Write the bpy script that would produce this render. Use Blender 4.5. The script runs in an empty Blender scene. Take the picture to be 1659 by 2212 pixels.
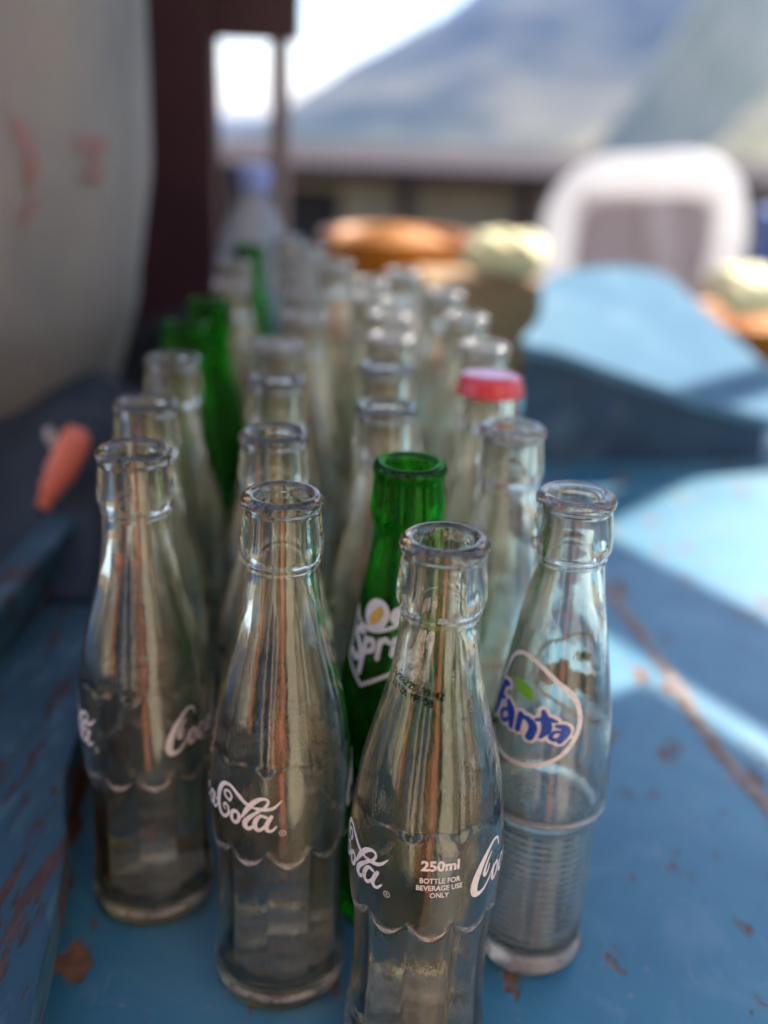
import bpy, bmesh, math, random
from mathutils import Vector, Matrix
random.seed(7)
PI = math.pi
rad = math.radians
S = bpy.context.scene
COL = S.collection

# ------------------------------------------------------------------ camera, sky, sun, exposure
CAM_Z = 0.333
cd = bpy.data.cameras.new('camera'); cam = bpy.data.objects.new('camera', cd); COL.objects.link(cam)
th, ph = rad(21.6), rad(2.4)
Fw = Vector((0, math.cos(th), -math.sin(th))); Up = Vector((0, math.sin(th), math.cos(th))); Rt = Vector((1, 0, 0))
R2 = Rt * math.cos(ph) + Up * math.sin(ph); U2 = -Rt * math.sin(ph) + Up * math.cos(ph)
cam.matrix_world = Matrix(((R2.x, U2.x, -Fw.x, 0), (R2.y, U2.y, -Fw.y, 0), (R2.z, U2.z, -Fw.z, CAM_Z), (0, 0, 0, 1)))
cd.sensor_fit = 'VERTICAL'; cd.sensor_height = 36.0; cd.lens = 2300 / 2212 * 36.0
cd.clip_start = 0.01; cd.clip_end = 30000
cd.dof.use_dof = True; cd.dof.focus_distance = 0.352; cd.dof.aperture_fstop = 3.5; cd.dof.aperture_blades = 0
S.camera = cam
S.view_settings.view_transform = 'Standard'; S.view_settings.look = 'None'
S.view_settings.exposure = 1.62; S.view_settings.gamma = 1.0

SUN_AZ, SUN_EL = rad(40), rad(44)
w = bpy.data.worlds.new('World'); S.world = w; w.use_nodes = True
nt = w.node_tree; bg = nt.nodes['Background']
sky = nt.nodes.new('ShaderNodeTexSky'); sky.sky_type = 'NISHITA'; sky.sun_disc = False
sky.sun_elevation = SUN_EL; sky.sun_rotation = SUN_AZ; sky.altitude = 1500; sky.dust_density = 2.0; sky.air_density = 1.0
nt.links.new(sky.outputs[0], bg.inputs[0]); bg.inputs[1].default_value = 0.15
sd = bpy.data.lights.new('sun', 'SUN'); sun = bpy.data.objects.new('sun', sd); COL.objects.link(sun)
sd.energy = 4.4; sd.angle = rad(0.5); sd.color = (1.0, 0.94, 0.85)
SV = Vector((math.sin(SUN_AZ) * math.cos(SUN_EL), math.cos(SUN_AZ) * math.cos(SUN_EL), math.sin(SUN_EL)))
sun.rotation_euler = SV.to_track_quat('Z', 'Y').to_euler()

cy = S.cycles
cy.use_denoising = True
cy.max_bounces = 28; cy.transmission_bounces = 26; cy.glossy_bounces = 8; cy.diffuse_bounces = 4; cy.transparent_max_bounces = 16
cy.caustics_refractive = True; cy.caustics_reflective = False; cy.blur_glossy = 0.6
cy.sample_clamp_indirect = 40.0; cy.sample_clamp_direct = 0
cy.use_adaptive_sampling = True; cy.adaptive_threshold = 0.02

# ------------------------------------------------------------------ object helpers
def link(o):
    COL.objects.link(o); return o

def mesh_obj(name, verts, faces, mat, parent=None, smooth=True, loc=None):
    me = bpy.data.meshes.new(name); me.from_pydata([tuple(v) for v in verts], [], faces); me.update()
    if smooth: me.polygons.foreach_set('use_smooth', [True] * len(me.polygons))
    if mat is not None: me.materials.append(mat)
    o = bpy.data.objects.new(name, me); link(o)
    if parent is not None: o.parent = parent
    if loc is not None: o.location = loc
    return o

def bm_obj(name, bm, mat, parent=None, smooth=False, bevel=0.0, seg=2, loc=None):
    bmesh.ops.recalc_face_normals(bm, faces=bm.faces)
    if bevel > 0:
        bmesh.ops.bevel(bm, geom=[e for e in bm.edges if e.calc_face_angle(0) > 0.5], offset=bevel, segments=seg, affect='EDGES', profile=0.6, clamp_overlap=True)
    me = bpy.data.meshes.new(name); bm.to_mesh(me); bm.free()
    if smooth: me.polygons.foreach_set('use_smooth', [True] * len(me.polygons))
    me.materials.append(mat)
    o = bpy.data.objects.new(name, me); link(o)
    if parent is not None: o.parent = parent
    if loc is not None: o.location = loc
    return o

def tag(o, label, cat, group=None, kind=None):
    if label: o['label'] = label
    if cat: o['category'] = cat
    if group: o['group'] = group
    if kind: o['kind'] = kind
    return o

def thing(name, label, cat, loc=(0, 0, 0), rz=0.0, group=None):
    o = bpy.data.objects.new(name, None); o.empty_display_size = 0.05; link(o)
    o.location = loc; o.rotation_euler = (0, 0, rz)
    return tag(o, label, cat, group)

def add_box(bm, x0, x1, y0, y1, z0, z1, rot=None, piv=None):
    vs = [bm.verts.new(p) for p in ((x0, y0, z0), (x1, y0, z0), (x1, y1, z0), (x0, y1, z0), (x0, y0, z1), (x1, y0, z1), (x1, y1, z1), (x0, y1, z1))]
    for f in ((0, 3, 2, 1), (4, 5, 6, 7), (0, 1, 5, 4), (1, 2, 6, 5), (2, 3, 7, 6), (3, 0, 4, 7)): bm.faces.new([vs[i] for i in f])
    if rot is not None:
        bmesh.ops.rotate(bm, verts=vs, cent=piv or Vector(((x0 + x1) / 2, (y0 + y1) / 2, (z0 + z1) / 2)), matrix=rot)
    return vs

def box(name, x0, x1, y0, y1, z0, z1, mat, parent=None, bevel=0.003, rot=None, piv=None):
    bm = bmesh.new(); add_box(bm, x0, x1, y0, y1, z0, z1, rot, piv)
    return bm_obj(name, bm, mat, parent, bevel=bevel)

def add_prism(bm, pts, z0, z1):
    lo = [bm.verts.new((x, y, z0)) for x, y in pts]; hi = [bm.verts.new((x, y, z1)) for x, y in pts]
    n = len(pts); bm.faces.new(hi); bm.faces.new(lo[::-1])
    for i in range(n): bm.faces.new((lo[i], lo[(i + 1) % n], hi[(i + 1) % n], hi[i]))

def lathe(profile, seg=48, closed_bottom=True):
    """profile: list (r,z); returns verts, faces; r==0 makes a pole."""
    V, Fc, rings = [], [], []
    for r, z in profile:
        if r < 1e-7: rings.append([len(V)]); V.append((0, 0, z))
        else:
            rings.append(list(range(len(V), len(V) + seg)))
            for k in range(seg):
                a = 2 * PI * k / seg; V.append((r * math.cos(a), r * math.sin(a), z))
    for a, b in zip(rings, rings[1:]):
        for k in range(seg):
            k2 = (k + 1) % seg
            if len(a) == 1 and len(b) == 1: continue
            if len(a) == 1: Fc.append((a[0], b[k2], b[k]))
            elif len(b) == 1: Fc.append((a[k], a[k2], b[0]))
            else: Fc.append((a[k], a[k2], b[k2], b[k]))
    return V, Fc

def catmull(pts, n=6, closed=False):
    P = [Vector(p) for p in pts]; out = []
    m = len(P)
    for i in range(m if closed else m - 1):
        p0 = P[(i - 1) % m] if (closed or i > 0) else P[0] * 2 - P[1]
        p1 = P[i]; p2 = P[(i + 1) % m]
        p3 = P[(i + 2) % m] if (closed or i + 2 < m) else P[-1] * 2 - P[-2]
        for k in range(n):
            t = k / n
            out.append(0.5 * ((2 * p1) + (p2 - p0) * t + (2 * p0 - 5 * p1 + 4 * p2 - p3) * t * t + (3 * p1 - p0 - 3 * p2 + p3) * t * t * t))
    if not closed: out.append(P[-1])
    return out

def tube(name, path, r, mat, parent=None, seg=14, n=6, closed=False, flat=1.0):
    P = catmull(path, n, closed); V, Fc = [], []; N = len(P)
    up = Vector((0, 1, 0.001)).normalized()
    for i, p in enumerate(P):
        a = P[(i + 1) % N] if (closed or i < N - 1) else P[i]; b = P[i - 1] if (closed or i > 0) else P[i]
        t = (a - b).normalized(); s = t.cross(up)
        if s.length < 1e-4: s = t.cross(Vector((1, 0, 0)))
        s.normalize(); u = s.cross(t).normalized()
        rr = r[min(i * len(r) // N, len(r) - 1)] if isinstance(r, (list, tuple)) else r
        for k in range(seg):
            q = 2 * PI * k / seg; V.append(p + s * math.cos(q) * rr + u * math.sin(q) * rr * flat)
    for i in range(N if closed else N - 1):
        j = (i + 1) % N
        for k in range(seg): Fc.append((i * seg + k, i * seg + (k + 1) % seg, j * seg + (k + 1) % seg, j * seg + k))
    if not closed: Fc.append(tuple(range(seg))[::-1]); Fc.append(tuple(range((N - 1) * seg, N * seg)))
    return mesh_obj(name, V, Fc, mat, parent)

# ------------------------------------------------------------------ node helpers
class NT:
    def __init__(s, name):
        s.m = bpy.data.materials.new(name); s.m.use_nodes = True; s.t = s.m.node_tree; s.t.nodes.clear()
        s.out = s.t.nodes.new('ShaderNodeOutputMaterial')
    def n(s, typ, **kw):
        nd = s.t.nodes.new(typ)
        for k, v in kw.items():
            if k.startswith('i_'):
                key = k[2:]; key = int(key) if key.isdigit() else key.replace('_', ' ')
                s.set(nd.inputs[key], v)
            else: setattr(nd, k, v)
        return nd
    def set(s, sock, v):
        if isinstance(v, bpy.types.NodeSocket): s.t.links.new(v, sock)
        else:
            if isinstance(v, tuple) and len(v) == 3 and sock.type == 'RGBA': v = v + (1,)
            sock.default_value = v
    def math(s, op, a, b=0.0, c=0.0, clamp=False):
        nd = s.n('ShaderNodeMath', operation=op, use_clamp=clamp); s.set(nd.inputs[0], a); s.set(nd.inputs[1], b); s.set(nd.inputs[2], c); return nd.outputs[0]
    def noise(s, scale, detail=4, rough=0.55, vec=None, dist=0.0, out='Fac'):
        nd = s.n('ShaderNodeTexNoise', i_Scale=scale, i_Detail=detail, i_Roughness=rough, i_Distortion=dist)
        if vec is not None: s.set(nd.inputs['Vector'], vec)
        return nd.outputs[out]
    def obj(s): return s.n('ShaderNodeTexCoord').outputs['Object']
    def mapping(s, vec, scale=(1, 1, 1), rot=(0, 0, 0), loc=(0, 0, 0)):
        nd = s.n('ShaderNodeMapping'); s.set(nd.inputs['Vector'], vec); nd.inputs['Scale'].default_value = scale; nd.inputs['Rotation'].default_value = rot; nd.inputs['Location'].default_value = loc
        return nd.outputs[0]
    def ramp(s, fac, stops, interp='LINEAR'):
        nd = s.n('ShaderNodeValToRGB'); s.set(nd.inputs[0], fac); cr = nd.color_ramp; cr.interpolation = interp
        while len(cr.elements) < len(stops): cr.elements.new(0.5)
        for e, (p, c) in zip(cr.elements, stops):
            e.position = p; e.color = (c if isinstance(c, tuple) else (c, c, c)) + (1,)
        return nd.outputs[0]
    def mix(s, fac, a, b):
        nd = s.n('ShaderNodeMix', data_type='RGBA'); s.set(nd.inputs[0], fac); s.set(nd.inputs[6], a); s.set(nd.inputs[7], b); return nd.outputs[2]
    def bump(s, h, strength=0.3, dist=0.001, nrm=None):
        nd = s.n('ShaderNodeBump', i_Strength=strength, i_Distance=dist); s.set(nd.inputs['Height'], h)
        if nrm is not None: s.set(nd.inputs['Normal'], nrm)
        return nd.outputs[0]
    def pbsdf(s, color, rough=0.5, normal=None, metallic=0.0, spec=0.5, **kw):
        nd = s.n('ShaderNodeBsdfPrincipled'); s.set(nd.inputs['Base Color'], color); s.set(nd.inputs['Roughness'], rough); s.set(nd.inputs['Metallic'], metallic)
        s.set(nd.inputs['Specular IOR Level'], spec)
        if normal is not None: s.set(nd.inputs['Normal'], normal)
        for k, v in kw.items(): s.set(nd.inputs[k.replace('_', ' ')], v)
        return nd.outputs[0]
    def shmix(s, f, a, b):
        nd = s.n('ShaderNodeMixShader'); s.set(nd.inputs[0], f); s.set(nd.inputs[1], a); s.set(nd.inputs[2], b); return nd.outputs[0]
    def done(s, sh): s.t.links.new(sh, s.out.inputs['Surface']); return s.m

def simple(name, c1, c2, scale=20, rough=0.6, bump=0.2, bdist=0.001, detail=4, stretch=(1, 1, 1), metallic=0.0):
    t = NT(name); o = t.mapping(t.obj(), scale=stretch); n = t.noise(scale, detail, vec=o)
    c = t.ramp(n, [(0.3, c1), (0.7, c2)])
    return t.done(t.pbsdf(c, rough, t.bump(t.noise(scale * 3, 5, vec=o), bump, bdist), metallic))

# ------------------------------------------------------------------ glass materials
def glass_mat(name, tint, dust=(0.52, 0.47, 0.38), dust_amt=0.06, arcs=False, rings=False, lip_wear_glint=0.25, ior=1.58, smear=0.12, lip_rough=0.0, body_rough=0.0):
    t = NT(name); o = t.obj(); sep = t.n('ShaderNodeSeparateXYZ'); t.set(sep.inputs[0], o)
    x, y, z = sep.outputs
    wav = t.noise(55, 2, vec=t.mapping(o, scale=(1, 1, 0.35)))
    fine = t.noise(900, 2, vec=o)
    mk_ = t.math('MULTIPLY', t.math('SUBTRACT', 0.165, z), 60, clamp=True)
    nrm = t.bump(t.math('MULTIPLY', wav, t.math('ADD', t.math('MULTIPLY', mk_, 0.9), 0.1)), 0.5, 0.0014)
    peel = t.noise(330, 3, 0.6, vec=t.mapping(o, scale=(1, 1, 0.5)))
    nrm = t.bump(t.math('MULTIPLY', peel, mk_), 0.22, 0.0005, nrm)
    nrm = t.bump(fine, 0.04, 0.0003, nrm)
    g = t.n('ShaderNodeBsdfGlass', i_IOR=ior, i_Roughness=0.0); thick = t.ramp(t.math('MULTIPLY', z, 5.0), [(0.0, 0.86), (0.05, 0.97), (0.84, 0.98), (0.875, 0.92), (0.935, 0.92), (0.952, 0.80), (0.98, 0.76)])
    mt = t.n('ShaderNodeMix', data_type='RGBA', blend_type='MULTIPLY'); t.set(mt.inputs[0], 1.0); t.set(mt.inputs[6], tint); t.set(mt.inputs[7], thick)
    t.set(g.inputs['Color'], mt.outputs[2]); t.set(g.inputs['Roughness'], t.ramp(t.math('MULTIPLY', z, 5.0), [(0.84, body_rough), (0.88, lip_rough)])); t.set(g.inputs['Normal'], nrm)
    sh = g.outputs[0]
    # dust film: fine specks plus vertical smears
    d1 = t.ramp(t.noise(1500, 2, 0.7, vec=o), [(0.63, 0.0), (0.70, 1.0)])
    d2 = t.ramp(t.noise(38, 5, 0.65, vec=t.mapping(o, scale=(1.6, 1.6, 0.5))), [(0.40, 0.0), (0.75, 1.0)])
    dd = t.math('ADD', t.math('MULTIPLY', d2, dust_amt), t.math('MULTIPLY', t.math('MULTIPLY', d1, d2), 0.35))
    sm = t.ramp(t.noise(16, 6, 0.7, vec=t.mapping(o, scale=(3.2, 3.2, 0.7)), dist=0.8), [(0.50, 0.0), (0.60, 0.35), (0.75, 1.0)])
    sm = t.math('MULTIPLY', sm, t.ramp(t.noise(420, 4, 0.7, vec=o), [(0.35, 0.3), (0.65, 1.0)]))
    dd = t.math('ADD', dd, t.math('MULTIPLY', sm, smear))
    dd = t.math('ADD', dd, dust_amt * 0.35, clamp=True)
    df = t.n('ShaderNodeBsdfDiffuse'); t.set(df.inputs['Color'], dust)
    sh = t.shmix(dd, sh, df.outputs[0])
    wear = None
    if arcs:
        phi = t.math('ARCTAN2', y, x)
        u = t.math('MULTIPLY', phi, 10 / (2 * PI)); fr = t.math('SUBTRACT', t.math('FRACT', t.math('ADD', u, 10.0)), 0.5)
        f2 = t.math('MULTIPLY', fr, fr)
        wob = t.math('MULTIPLY', t.math('SUBTRACT', t.noise(60, 3, vec=o), 0.5), 0.002)
        zc = t.math('ADD', t.math('ADD', t.math('MULTIPLY', f2, 0.028), 0.0668), wob)
        dz = t.math('ABSOLUTE', t.math('SUBTRACT', z, zc))
        th_ = t.math('MULTIPLY', t.math('SUBTRACT', 0.185, f2), 0.0085)
        m = t.math('MULTIPLY', t.math('SUBTRACT', th_, dz), 1600, clamp=True)
        m = t.math('MULTIPLY', m, t.ramp(t.noise(260, 4, 0.7, vec=o), [(0.36, 0.05), (0.62, 1.0)]))
        wear = t.math('MULTIPLY', m, 0.7)
        # scuffed foot ring
        ft = t.math('MULTIPLY', t.math('SUBTRACT', 0.0022, t.math('ABSOLUTE', t.math('SUBTRACT', z, 0.008))), 900, clamp=True)
        ft = t.math('MULTIPLY', ft, t.ramp(t.noise(120, 4, 0.7, vec=o), [(0.35, 0.1), (0.6, 0.55)]))
        wear = t.math('MAXIMUM', wear, ft)
    if rings:
        mm = None
        for zc, hw, amt in ((0.0745, 0.0013, 0.55), (0.007, 0.0045, 0.5)):
            m = t.math('MULTIPLY', t.math('SUBTRACT', hw, t.math('ABSOLUTE', t.math('SUBTRACT', z, zc))), 1200, clamp=True)
            m = t.math('MULTIPLY', m, t.ramp(t.noise(150, 4, 0.7, vec=o), [(0.3, amt * 0.4), (0.6, amt)]))
            mm = m if mm is None else t.math('MAXIMUM', mm, m)
        wear = mm
    if lip_wear_glint:
        lw = t.math('MULTIPLY', t.math('SUBTRACT', z, 0.1915), 500, clamp=True)  # pale lip scuffs, heavier on far bottles to imitate bright rim highlights
        lw = t.math('MULTIPLY', lw, t.ramp(t.noise(900, 4, 0.75, vec=o), [(0.50, 0.0 if lip_wear_glint < 0.4 else 0.12), (0.70, lip_wear_glint)]))
        wear = lw if wear is None else t.math('MAXIMUM', wear, lw)  # scuffs joined with the imitated rim highlights
    if wear is not None:
        wd = t.n('ShaderNodeBsdfDiffuse'); t.set(wd.inputs['Color'], (0.66, 0.62, 0.60))
        sh = t.shmix(wear, sh, wd.outputs[0])
    return t.done(sh)

M_CLEAR = glass_mat('clear_glass', (0.970, 0.957, 0.905), arcs=True, dust_amt=0.018, smear=0.09, ior=1.64)
M_CLEAR_DUSTY = glass_mat('dusty_clear_glass', (0.965, 0.957, 0.91), arcs=True, dust_amt=0.13, lip_wear_glint=0.85, smear=0.2, lip_rough=0.14, body_rough=0.012)
M_RIB = glass_mat('clear_ribbed_glass', (0.97, 0.98, 0.955), rings=True, dust_amt=0.05, lip_wear_glint=0.4)
M_RIB_DUSTY = glass_mat('dusty_ribbed_glass', (0.965, 0.972, 0.94), rings=True, dust_amt=0.09, lip_wear_glint=0.6, smear=0.2, lip_rough=0.10, body_rough=0.01)
M_GREEN = glass_mat('green_glass', (0.19, 0.68, 0.16), dust=(0.16, 0.28, 0.13), dust_amt=0.02, smear=0.05, lip_wear_glint=0.1)

def enamel(name, c):
    t = NT(name); o = t.obj()
    n = t.ramp(t.noise(700, 3, 0.7, vec=o), [(0.30, tuple(k * 0.72 for k in c)), (0.5, c)])
    holes = t.ramp(t.noise(420, 4, 0.7, vec=o), [(0.60, 0.0), (0.67, 0.7)])
    holes = t.math('MULTIPLY', holes, t.ramp(t.noise(70, 3, 0.6, vec=o), [(0.42, 0.15), (0.60, 1.0)]))
    return t.done(t.shmix(holes, t.pbsdf(n, 0.38, t.bump(t.noise(900, 3, vec=o), 0.25, 0.0002)), t.n('ShaderNodeBsdfTransparent').outputs[0]))
M_WHITE = enamel('white_enamel', (0.80, 0.74, 0.72))
M_BLUE = enamel('blue_enamel', (0.015, 0.07, 0.42))
M_LEAF = enamel('green_enamel', (0.16, 0.45, 0.03))
M_YEL = enamel('yellow_enamel', (0.75, 0.46, 0.08))
tI = NT('black_ink'); M_INK = tI.done(tI.pbsdf(tI.ramp(tI.noise(300, 2, vec=tI.obj()), [(0.3, 0.004), (0.7, 0.010)]), 0.9, spec=0.1))

# ------------------------------------------------------------------ bottle shapes
def interp(prof, z):
    if z <= prof[0][0]: return prof[0][1]
    for (z0, r0), (z1, r1) in zip(prof, prof[1:]):
        if z <= z1:
            t = (z - z0) / (z1 - z0); return r0 + (r1 - r0) * t
    return prof[-1][1]

def smooth_prof(P, n=5):
    Q = catmull([(z, r, 0) for z, r in P], n); out = []
    for q in Q:
        if not out or q.x > out[-1][0] + 1e-6: out.append((q.x, q.y))
    return out

# contour bottle, millimetres (z, outer radius)
FIN = [(170.5, 12.2), (171.6, 12.75), (172.5, 12.6), (173.5, 13.1), (174.8, 13.65), (177.2, 13.85), (181.0, 13.6), (185.0, 13.15), (187.6, 12.85), (189.4, 12.6)]
LIP = [(189.4, 12.6)] + [(192.3 + 2.7 * math.sin(a), 10.9 + 2.75 * math.cos(a)) for a in [rad(d_) for d_ in (-42, -22, 0, 25, 50, 75, 100, 125, 150, 175)]] + [(190.0, 8.12)]
COKE_BODY = [(0.6, 21.6), (1.6, 23.3), (4, 24.4), (8, 25.0), (14, 24.9), (24, 24.3), (36, 23.8), (48, 23.7), (58, 24.1), (68, 24.9), (78, 25.4), (88, 25.5), (97, 25.1), (104, 24.5), (112, 23.7), (120, 22.4), (128, 20.4), (136, 18.2), (144, 16.0), (152, 14.3), (160, 13.0), (167, 12.4), (170.5, 12.2)]
RIB_BODY = [(0.6, 17.6), (1.6, 19.2), (4, 20.5), (9, 20.6), (12, 19.9), (16, 19.9), (40, 19.9), (66, 20.2), (69.5, 20.6), (71, 22.0), (73, 23.0), (76, 23.4), (84, 23.3), (96, 22.6), (110, 21.2), (124, 19.2), (138, 16.8), (150, 14.8), (160, 13.2), (167, 12.4), (170.5, 12.2)]
SPR_BODY = [(0.6, 20), (1.6, 22.5), (4, 23.8), (9, 24.2), (30, 24.2), (60, 24.0), (80, 24.2), (95, 24.0), (108, 22.6), (120, 20.4), (132, 18.0), (144, 15.8), (156, 13.8), (165, 12.6), (170.5, 12.2)]

def sstep(a, b, x):
    t = max(0.0, min(1.0, (x - a) / (b - a))); return t * t * (3 - 2 * t)

def coke_fl(z, phi):
    u = (phi * 10 / (2 * PI) + 10.0) % 1.0 - 0.5
    ridge = abs(u) * 2                                   # 0 panel centre .. 1 groove
    zl = 66.5 + 26.0 * u * u                             # scalloped lower edge of the label band
    zu = 106.0 - 10.0 * u * u
    low = (1 - sstep(zl - 1.4, zl + 0.6, z)) * sstep(6, 20, z)
    up = sstep(zu - 0.6, zu + 1.6, z) * (1 - sstep(150, 166, z))
    g = ridge ** 3
    return -(0.55 * low + 0.75 * low * g + 0.42 * up + 0.40 * up * g)

def rib_fl(z, phi):
    if 14 < z < 68: return 0.28 * math.cos(2 * PI * (z - 14) / 3.0) * sstep(14, 16, z) * (1 - sstep(66, 68, z))
    return 0.0

def spr_fl(z, phi):
    if z < 80:
        return 0.45 * (math.cos(phi * 12 + z * 0.05)) * sstep(8, 18, z) * (1 - sstep(68, 78, z))
    return 0.0

class Kind:
    def __init__(s, body, fl, wall=2.4):
        s.prof = smooth_prof(body, 4) + FIN[1:]; s.fl = fl; s.wall = wall
    def R(s, z, phi): return interp(s.prof, z) + s.fl(z, phi)
    def mesh(s, name, mat, seg=90, dz=1.0):
        zs = []
        zz = [p[0] for p in s.prof]
        z = 0.6
        while z < 170: zs.append(z); z += (0.5 if z < 3 else dz)
        zs += [q[0] for q in smooth_prof([(a, b) for a, b in FIN], 3)]
        fin = smooth_prof([(a, b) for a, b in FIN], 3)
        V, rings = [], []
        def ring(f):
            rings.append(list(range(len(V), len(V) + seg)))
            for k in range(seg):
                a = 2 * PI * k / seg; r, z = f(a); V.append((r * math.cos(a) / 1000, r * math.sin(a) / 1000, z / 1000))
        r0 = s.R(0.6, 0)
        # outer bottom with push-up
        rings.append([0]); V.append((0, 0, 0.0022))
        for fr, z in ((0.35, 2.0), (0.7, 1.2), (0.9, 0.2), (0.97, 0.15)): ring(lambda a: (r0 * fr, z))
        for z in zs:
            if z < 170.4: ring(lambda a: (s.R(z, a), z))
        for z, r in fin: ring(lambda a: (r, z))
        lip = catmull([(a, b, 0) for a, b in LIP], 3)
        for q in lip[1:]: ring(lambda a: (q.y, q.x))
        # inside
        iz = [187, 184, 178, 172, 168, 164, 160, 154, 148, 142, 136, 130, 124, 118, 112, 106, 100, 94, 88, 82, 76, 70, 64, 58, 50, 40, 30, 20, 14, 10.5]
        for z in iz:
            rr = interp(s.prof, z) - s.wall
            if z > 166: rr = 8.15
            elif z > 150: rr = min(rr, 8.15 + (166 - z) * 0.19)
            if z < 15: rr *= (1 - (15 - z) * 0.02)
            ring(lambda a: (rr, z))
        for fr, z in ((0.86, 8.2), (0.6, 7.0), (0.3, 7.4)): ring(lambda a: (r0 * fr, z))
        rings.append([len(V)]); V.append((0, 0, 0.0078))
        Fc = []
        for a, b in zip(rings, rings[1:]):
            for k in range(seg):
                k2 = (k + 1) % seg
                if len(a) == 1: Fc.append((a[0], b[k2], b[k]))
                elif len(b) == 1: Fc.append((a[k], a[k2], b[0]))
                else: Fc.append((a[k], a[k2], b[k2], b[k]))
        me = bpy.data.meshes.new(name); me.from_pydata(V, [], Fc); me.update()
        me.polygons.foreach_set('use_smooth', [True] * len(me.polygons)); me.materials.append(mat)
        return me
COKE = Kind(COKE_BODY, coke_fl); RIB = Kind(RIB_BODY, rib_fl); SPR = Kind(SPR_BODY, spr_fl)

# ------------------------------------------------------------------ printing wrapped on glass
def wrapper(kind, phic, zc, off=0.12):
    """(u,v) mm on the label -> local metres; phic is the facing angle, u runs to the viewer's right."""
    def f(u, v, lift=0.0):
        z = zc + v; rr = interp(kind.prof, z)
        a = phic + u / rr
        r = kind.R(z, a) + off + lift
        return (r * math.cos(a) / 1000, r * math.sin(a) / 1000, z / 1000)
    return f

class Decal:
    def __init__(s): s.V = []; s.F = []; s.k = 0
    def stroke(s, pts, W, wf, n=8, closed=False, sc=1.0, ox=0, oy=0, slant=0.0, wmul=1.0, wadd=0.0, rot=0.0):
        """variable-width ribbon with round caps"""
        s.k += 1; lift = s.k * 0.006
        if not isinstance(W, (list, tuple)): W = [W] * len(pts)
        P = catmull([(p[0], p[1], w_) for p, w_ in zip(pts, W)], n, closed); N = len(P); base = len(s.V)
        Q = []
        cr, sr = math.cos(rot), math.sin(rot)
        for p in P:
            x, y = p.x * sc + slant * p.y * sc, p.y * sc
            Q.append((x * cr - y * sr + ox, x * sr + y * cr + oy, max(0.05, p.z) * sc * wmul + wadd))
        def emit(x, y): s.V.append(wf(x, y, lift)); return len(s.V) - 1
        prev = None
        for i in range(N):
            a = Q[(i + 1) % N] if (closed or i < N - 1) else Q[i]; b = Q[i - 1] if (closed or i > 0) else Q[i]
            dx, dy = a[0] - b[0], a[1] - b[1]; l = math.hypot(dx, dy) or 1; nx, ny = -dy / l, dx / l
            x, y, w_ = Q[i]
            cur = [emit(x + nx * w_ / 2 * q, y + ny * w_ / 2 * q) for q in (1, 0, -1)]
            if prev:
                for q in (0, 1): s.F.append((prev[q], prev[q + 1], cur[q + 1], cur[q]))
            else: first = cur; fd = (dx / l, dy / l)
            prev = cur; ld = (dx / l, dy / l)
        if closed:
            for q in (0, 1): s.F.append((prev[q], prev[q + 1], first[q + 1], first[q]))
        else:
            for (x, y, w_), cur, d, sg in ((Q[0], first, fd, -1), (Q[-1], prev, ld, 1)):
                arc = []
                nx, ny = -d[1], d[0]
                for q in range(1, 6):
                    t = PI / 2 - PI * q / 6
                    arc.append(emit(x + w_ / 2 * (nx * math.sin(t) + sg * d[0] * math.cos(t)), y + w_ / 2 * (ny * math.sin(t) + sg * d[1] * math.cos(t))))
                loop = [cur[0]] + arc + [cur[2]]
                for a_, b_ in zip(loop, loop[1:]): s.F.append((cur[1], a_, b_))
    def disc(s, x, y, r, wf, seg=20, ry=None, rot=0.0, rings=4):
        s.k += 1; lift = s.k * 0.006; ry = ry or r; c = len(s.V); s.V.append(wf(x, y, lift)); prev = None
        for j in range(1, rings + 1):
            cur = []
            for k in range(seg):
                a = 2 * PI * k / seg; px, py = r * math.cos(a) * j / rings, ry * math.sin(a) * j / rings
                s.V.append(wf(x + px * math.cos(rot) - py * math.sin(rot), y + px * math.sin(rot) + py * math.cos(rot), lift)); cur.append(len(s.V) - 1)
            for k in range(seg):
                k2 = (k + 1) % seg
                if prev is None: s.F.append((c, cur[k], cur[k2]))
                else: s.F.append((prev[k], cur[k], cur[k2], prev[k2]))
            prev = cur
    def text(s, txt, size, wf, ox=0, oy=0, bold=0.0, sx=1.0, align='CENTER', spacing=1.0, rot=0.0):
        s.k += 1; lift = s.k * 0.006
        c = bpy.data.curves.new('tmp', 'FONT'); c.body = txt; c.size = 1.0; c.align_x = align; c.offset = bold; c.space_character = spacing; c.resolution_u = 4
        o = bpy.data.objects.new('tmp', c); link(o); bpy.context.view_layer.update()
        me = bpy.data.meshes.new_from_object(o.evaluated_get(bpy.context.evaluated_depsgraph_get()))
        bm = bmesh.new(); bm.from_mesh(me)
        bmesh.ops.triangulate(bm, faces=bm.faces)
        for _ in range(3):
            es = [e for e in bm.edges if e.calc_length() * size > 1.1]
            if not es: break
            bmesh.ops.subdivide_edges(bm, edges=es, cuts=1); bmesh.ops.triangulate(bm, faces=bm.faces)
        base = len(s.V); bm.verts.index_update(); cr, sr = math.cos(rot), math.sin(rot)
        for v in bm.verts:
            x, y = v.co.x * size * sx, v.co.y * size
            s.V.append(wf(x * cr - y * sr + ox, x * sr + y * cr + oy, lift))
        for f_ in bm.faces: s.F.append(tuple(base + v.index for v in f_.verts))
        bm.free(); bpy.data.objects.remove(o); bpy.data.curves.remove(c); bpy.data.meshes.remove(me)
    def build(s, name, mat, parent): return mesh_obj(name, s.V, s.F, mat, parent, smooth=False)

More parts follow.
